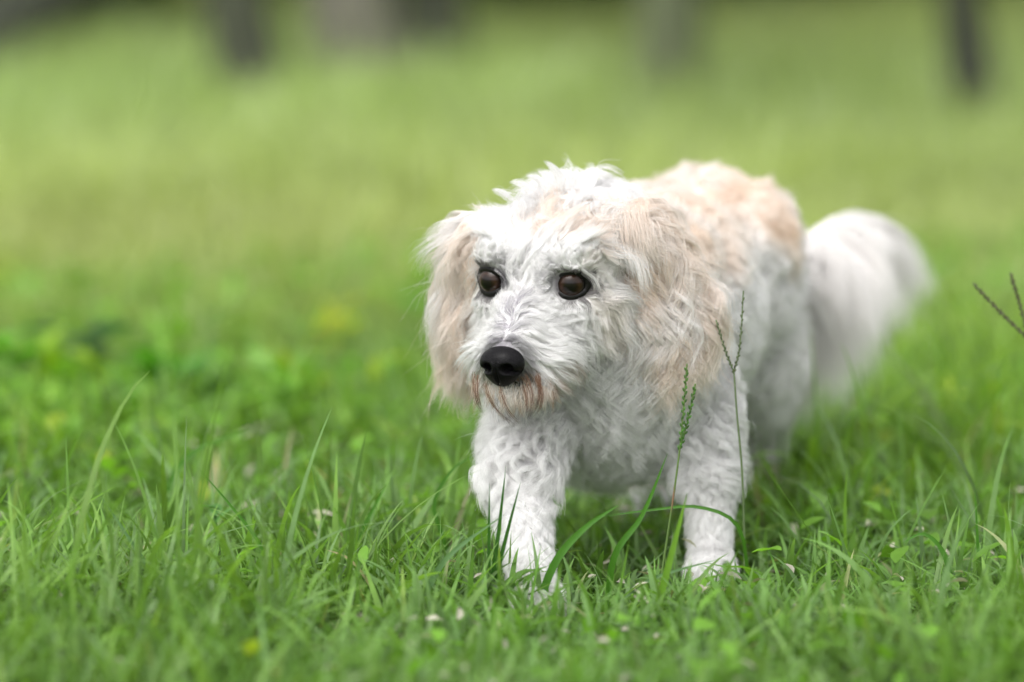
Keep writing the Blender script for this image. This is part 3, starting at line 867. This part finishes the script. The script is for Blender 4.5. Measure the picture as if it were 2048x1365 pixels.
# ------------------------------------------------------------------ seed stalks
def beads_mesh(path, n, rad, ln, seed, col, hairs=0):
    r = np.random.default_rng(seed); bm = bmesh.new(); P = smooth_path(path, n + 2)
    lay = bm.verts.layers.float_color.new('tint')
    for i in range(n):
        d = Vector(unit(P[i + 1] - P[i])); a_ = i * 2.4 + r.uniform(-.4, .4)
        x = d.cross(Vector((0, 1, .1))).normalized(); y_ = d.cross(x)
        o = (x * math.cos(a_) + y_ * math.sin(a_)) * rad * .75
        tilt = (d + o.normalized() * .45).normalized()
        T = Matrix.Translation(Vector(P[i]) + o) @ tilt.to_track_quat('Z', 'Y').to_matrix().to_4x4() @ Matrix.Diagonal((rad * .62, rad * .55, ln * r.uniform(.8, 1.1), 1))
        res = bmesh.ops.create_icosphere(bm, subdivisions=1, radius=1, matrix=T)
        cv = np.array(col) * r.uniform(.6, 1.3)
        for v in res['verts']: v[lay] = (*cv, 1)
    me = bpy.data.meshes.new('seed_spike'); bm.to_mesh(me); bm.free(); me.shade_smooth()
    return me
def stalk(label, base, stem, spikes, Y, rad, scol, bcol, bead, seed, red=()):
    root = empty('seed_stalk', at(*base, Y)); root.location.z = 0
    tag(root, label, 'grass stalk', 'grass seed stalks')
    path = [Vector((root.location.x, Y, -.003))] + [at(px, py, Y) for px, py in stem]
    C = smooth_path(path, 30)
    v, f = tube_mesh(C, [rad * (1 - .35 * i / 29) for i in range(30)], n=6)
    cols_ = np.tile(scol, (len(v), 1)).astype(float)
    for z0, z1 in red:
        m = (np.arange(len(v)) / len(v) > z0) & (np.arange(len(v)) / len(v) < z1); cols_[m] = (.36, .22, .15)
    link('stem', mesh_np('stem', v, f, cols_), M_grass, root)
    for j, sp in enumerate(spikes):
        pa = [at(px, py, Y + (.004 if j else 0)) for px, py in sp]
        C = smooth_path(pa, 14); v, f = tube_mesh(C, [rad * .6] * 14, n=5)
        o = link('seed_spike', beads_mesh(pa, bead[0], bead[1], bead[2], seed + j, bcol), M_grass, root)
        o2 = link('spike_axis', mesh_np('spike_axis', v, f, np.tile(scol, (len(v), 1))), M_grass); o2.parent = o; o2.location = (0, 0, 0)
stalk('fresh green forked seed stalk standing in front of the dog chest', (1302, 1285), [(1318, 1180), (1348, 985), (1360, 895)],
      [[(1360, 895), (1368, 810), (1374, 728)], [(1360, 898), (1376, 840), (1391, 768)]], 3.965, .00095, (.20, .30, .10), (.12, .28, .06), (30, .0014, .0019), 11, red=((.32, .36), (.60, .68)))
stalk('thin grey-green seed stalk with V-shaped head before the dog shoulder', (1492, 1090), [(1485, 960), (1474, 830), (1468, 745)],
      [[(1468, 745), (1450, 700), (1432, 640)], [(1468, 745), (1480, 690), (1487, 582)]], 4.06, .0009, (.20, .27, .13), (.13, .16, .08), (26, .0010, .0016), 21)
stalk('dark grey seed stalk leaning left at the right edge of the picture', (2130, 1120), [(2120, 900), (2085, 715), (2050, 672)],
      [[(2050, 672), (1998, 622), (1945, 566)], [(2060, 690), (2040, 610), (2020, 545)]], 4.17, .0010, (.16, .17, .13), (.12, .085, .06), (34, .0013, .0019), 31)

# ------------------------------------------------------------------ broad-leaved weeds in the middle ground
def weed(px, py, label, col, nleaf, ll, seed, h0=.03):
    r = np.random.default_rng(seed); Y = gy(py + 60)
    c = at(px, py, Y)
    root = empty('broadleaf_weed', (c.x, Y, 0)); tag(root, label, 'weed', 'leafy weeds in the lawn')
    for i in range(nleaf):
        az = i / nleaf * 6.283 + r.uniform(-.4, .4); el = math.radians(r.uniform(5, 60))
        D = np.array([[math.cos(az) * math.cos(el), math.sin(az) * math.cos(el), math.sin(el)]])
        P = np.array([[c.x + r.normal(0, .006), Y + r.normal(0, .006), r.uniform(.5, 1.2) * h0]])
        v, f, cc = leaf_quads(P, D, np.array([[0, 0, 1.]]) + r.normal(0, .2, (1, 3)), np.array([ll * r.uniform(.7, 1.2)]), np.array([ll * .5]), np.array([col]) * r.uniform(.75, 1.2))
        link('leaf', mesh_np('leaf', v, f, cc), M_grass, root)
    v, f = tube_mesh([(c.x, Y, -.002), (c.x + .002, Y, h0 * .6), (c.x, Y, h0 * 1.1)], [.0012] * 3, n=5)
    link('stem', mesh_np('stem', v, f, np.tile(col, (len(v), 1))), M_grass, root)
for i, w_ in enumerate([
    (665, 690, 'bright yellow leafy weed left of the dog face', (.52, .56, .02), 7, .022),
    (110, 775, 'yellow-green leafy weed near the left edge', (.28, .46, .03), 7, .030),
    (175, 745, 'dark green leafy weed beside the yellow one at the left', (.03, .11, .02), 9, .034),
    (752, 785, 'small yellow weed left of the dog muzzle', (.36, .50, .04), 5, .018),
    (20, 770, 'broad green weed cut by the left edge of the picture', (.13, .36, .03), 8, .034),
    (345, 800, 'mid green leafy weed in the left middle ground', (.10, .30, .03), 8, .032),
    (560, 850, 'light green leafy weed halfway to the left', (.20, .42, .05), 7, .026),
    (1895, 850, 'yellow-tipped leafy weed at the right middle ground', (.36, .48, .04), 6, .018),
    (1710, 920, 'small olive yellow weed right of the hind paw', (.30, .42, .04), 5, .018),
    (430, 1120, 'blue-green oval-leaved weed in the left foreground', (.09, .22, .05), 5, .013),
    (820, 640, 'green tuft of leaves behind the dog ear', (.16, .38, .04), 6, .024)]):
    weed(*w_[:4], w_[4], w_[5] * 1.5, 100 + i, h0=.05)
# brown twig bit
v, f = tube_mesh([at(600, 1222, 3.97), at(625, 1216, 3.968), at(655, 1210, 3.965)], [.0010, .0016, .0009], n=6)
tag(link('twig', mesh_np('twig', v, f, np.tile((.36, .20, .09), (len(v), 1))), M_dry), 'short brown twig caught in the grass at the lower left', 'twig')

# ------------------------------------------------------------------ trees and shrubs behind
def bark(name, col):
    nt = NT(name)
    tc = nt.n('ShaderNodeTexCoord'); mp = nt.n('ShaderNodeMapping'); mp.inputs['Scale'].default_value = (18, 18, 3)
    no = nt.n('ShaderNodeTexNoise'); no.inputs['Scale'].default_value = 3; no.inputs['Detail'].default_value = 8
    nt.l(tc.outputs['Object'], mp.inputs[0]); nt.l(mp.outputs[0], no.inputs['Vector'])
    r_ = ramp(nt, [(.3, tuple(c * .55 for c in col)), (.7, tuple(c * 1.4 for c in col))]); nt.l(no.outputs['Fac'], r_.inputs[0])
    p = nt.n('ShaderNodeBsdfPrincipled'); p.inputs['Roughness'].default_value = .9; nt.l(r_.outputs[0], p.inputs['Base Color'])
    b = nt.n('ShaderNodeBump'); b.inputs['Strength'].default_value = .8; b.inputs['Distance'].default_value = .01
    nt.l(no.outputs['Fac'], b.inputs['Height']); nt.l(b.outputs[0], p.inputs['Normal'])
    return nt.surf(p.outputs[0])
B_black = bark('black_bark_material', (.028, .030, .022)); B_dark = bark('dark_bark_material', (.060, .066, .042)); B_grey = bark('grey_bark_material', (.19, .18, .14)); B_mid = bark('green_grey_bark_material', (.12, .14, .075))

def crown_mesh(centre, rad, n, seed, col, ll=.07):
    r = np.random.default_rng(seed)
    cl = r.normal(0, 1, (26, 3)); cl = unit(cl) * (r.random((26, 1)) ** .4) * npv(rad) * .85
    k = r.integers(0, 26, n); P = npv(centre) + cl[k] + r.normal(0, .17, (n, 3)) * npv(rad) 
    D = unit(r.normal(0, 1, (n, 3)) - np.array((0, 0, .4)))
    cc = np.tile(col, (n, 1)) * r.uniform(.6, 1.4, (n, 1))
    v, f, c = leaf_quads(P, D, r.normal(0, 1, (n, 3)), r.uniform(.7, 1.2, n) * ll, r.uniform(.35, .55, n) * ll, cc)
    return mesh_np('crown', v, f, c)
def tree(label, bx, by, Yt, lean, wpx, bk, seed, H=3.0, col=(.05, .12, .02)):
    r = np.random.default_rng(seed)
    c = at(bx, by, gy(by)); Y = gy(by)
    rad = wpx * Y / FPX / 2
    root = empty('tree', (c.x, Y, 0)); tag(root, label, 'tree', 'young trees at the edge of the lawn')
    pts = []; rads = []
    for i in range(14):
        t = i / 13; z = -.03 + t * H
        x = c.x + lean * z + .03 * math.sin(t * 7 + seed) * t
        pts.append((x, Y + .02 * math.sin(t * 5 + seed), z)); rads.append(rad * (1.35 * math.exp(-t * 14) * .5 + 1 - .55 * t))
    v, f = tube_mesh(pts, rads, n=14)
    tr = link('trunk', mesh_np('trunk', v, f), bk, root)
    top = Vector(pts[-1])
    for j in range(6):
        a_ = j * 1.05 + r.uniform(-.3, .3); st = Vector(pts[8 + j % 5]); l_ = r.uniform(.6, 1.0)
        e_ = st + Vector((math.cos(a_) * l_, math.sin(a_) * l_, l_ * .8)); m_ = st.lerp(e_, .5) + Vector((0, 0, .08))
        v, f = tube_mesh(smooth_path([st, m_, e_], 8), [rad * .4 * (1 - .1 * q) for q in range(8)], n=7)
        lo = link('limb', mesh_np('limb', v, f), bk, root)
    link('crown', crown_mesh(top + Vector((0, 0, .35)), (1.35, 1.2, .85), 4200, seed, col, ll=.10), M_leaf, root)
tree('slender dark-trunked tree, rightmost of the trees', 1955, 225, 0, -.16, 66, B_black, 1)
tree('grey-green trunk standing behind the dog back', 1338, 200, 0, .01, 92, B_mid, 2)
tree('dark leaning trunk left of the pale one', 512, 185, 0, -.22, 95, B_dark, 3)
tree('broad pale grey trunk between two dark trunks', 730, 150, 0, -.22, 120, B_grey, 4)
tree('dark trunk above the dog head, right of the pale trunk', 875, 140, 0, -.08, 92, B_dark, 5)
# leaning log at the far left
root_c = at(-60, 130, gy(150))
v, f = tube_mesh(smooth_path([at(-150, 175, 9.0), at(-20, 60, 9.3), at(120, -15, 9.7), at(330, -140, 10.2)], 16), [.066 - .001 * i for i in range(16)], n=12)
lg = link('fallen_branch', mesh_np('fallen_branch', v, f), B_dark); tag(lg, 'dark fallen branch leaning up at the top left corner', 'branch')

def shrub(label, x, Y, rad, seed, col):
    root = empty('shrub', (x, Y, 0)); tag(root, label, 'shrub', 'dark shrubs along the far side of the lawn')
    link('foliage', crown_mesh((x, Y, rad * .78), (rad, rad * .7, rad * .8), 2600, seed, col, ll=.06), M_leaf, root)
    for j in range(4):
        a_ = j * 1.6; e_ = (x + math.cos(a_) * rad * .5, Y + math.sin(a_) * rad * .4, rad * 1.1)
        v, f = tube_mesh(smooth_path([(x, Y, -.02), (x + math.cos(a_) * rad * .2, Y, rad * .5), e_], 6), [.018 - .002 * q for q in range(6)], n=6)
        link('stem', mesh_np('stem', v, f), B_dark, root)
sh = [('dark shrub at the far left behind the fallen branch', -1.15, 10.3), ('dark shrub left of the leaning dark trunk', -.72, 10.25), ('dark shrub behind the leaning dark trunk', -.30, 10.45),
      ('shrub behind the pale grey trunk', .02, 10.7), ('shrub behind the trunk above the dog head', .32, 10.75), ('shrub right of the grey-green trunk', .66, 10.85),
      ('shrub left of the rightmost trunk', 1.02, 10.9), ('shrub at the far right behind the rightmost trunk', 1.45, 10.8)]
for i, (lb, x, Y) in enumerate(sh):
    shrub(lb, x, Y, .42 if i < 3 else .36, 40 + i, (.03, .075, .02) if i < 3 else (.055, .13, .03))
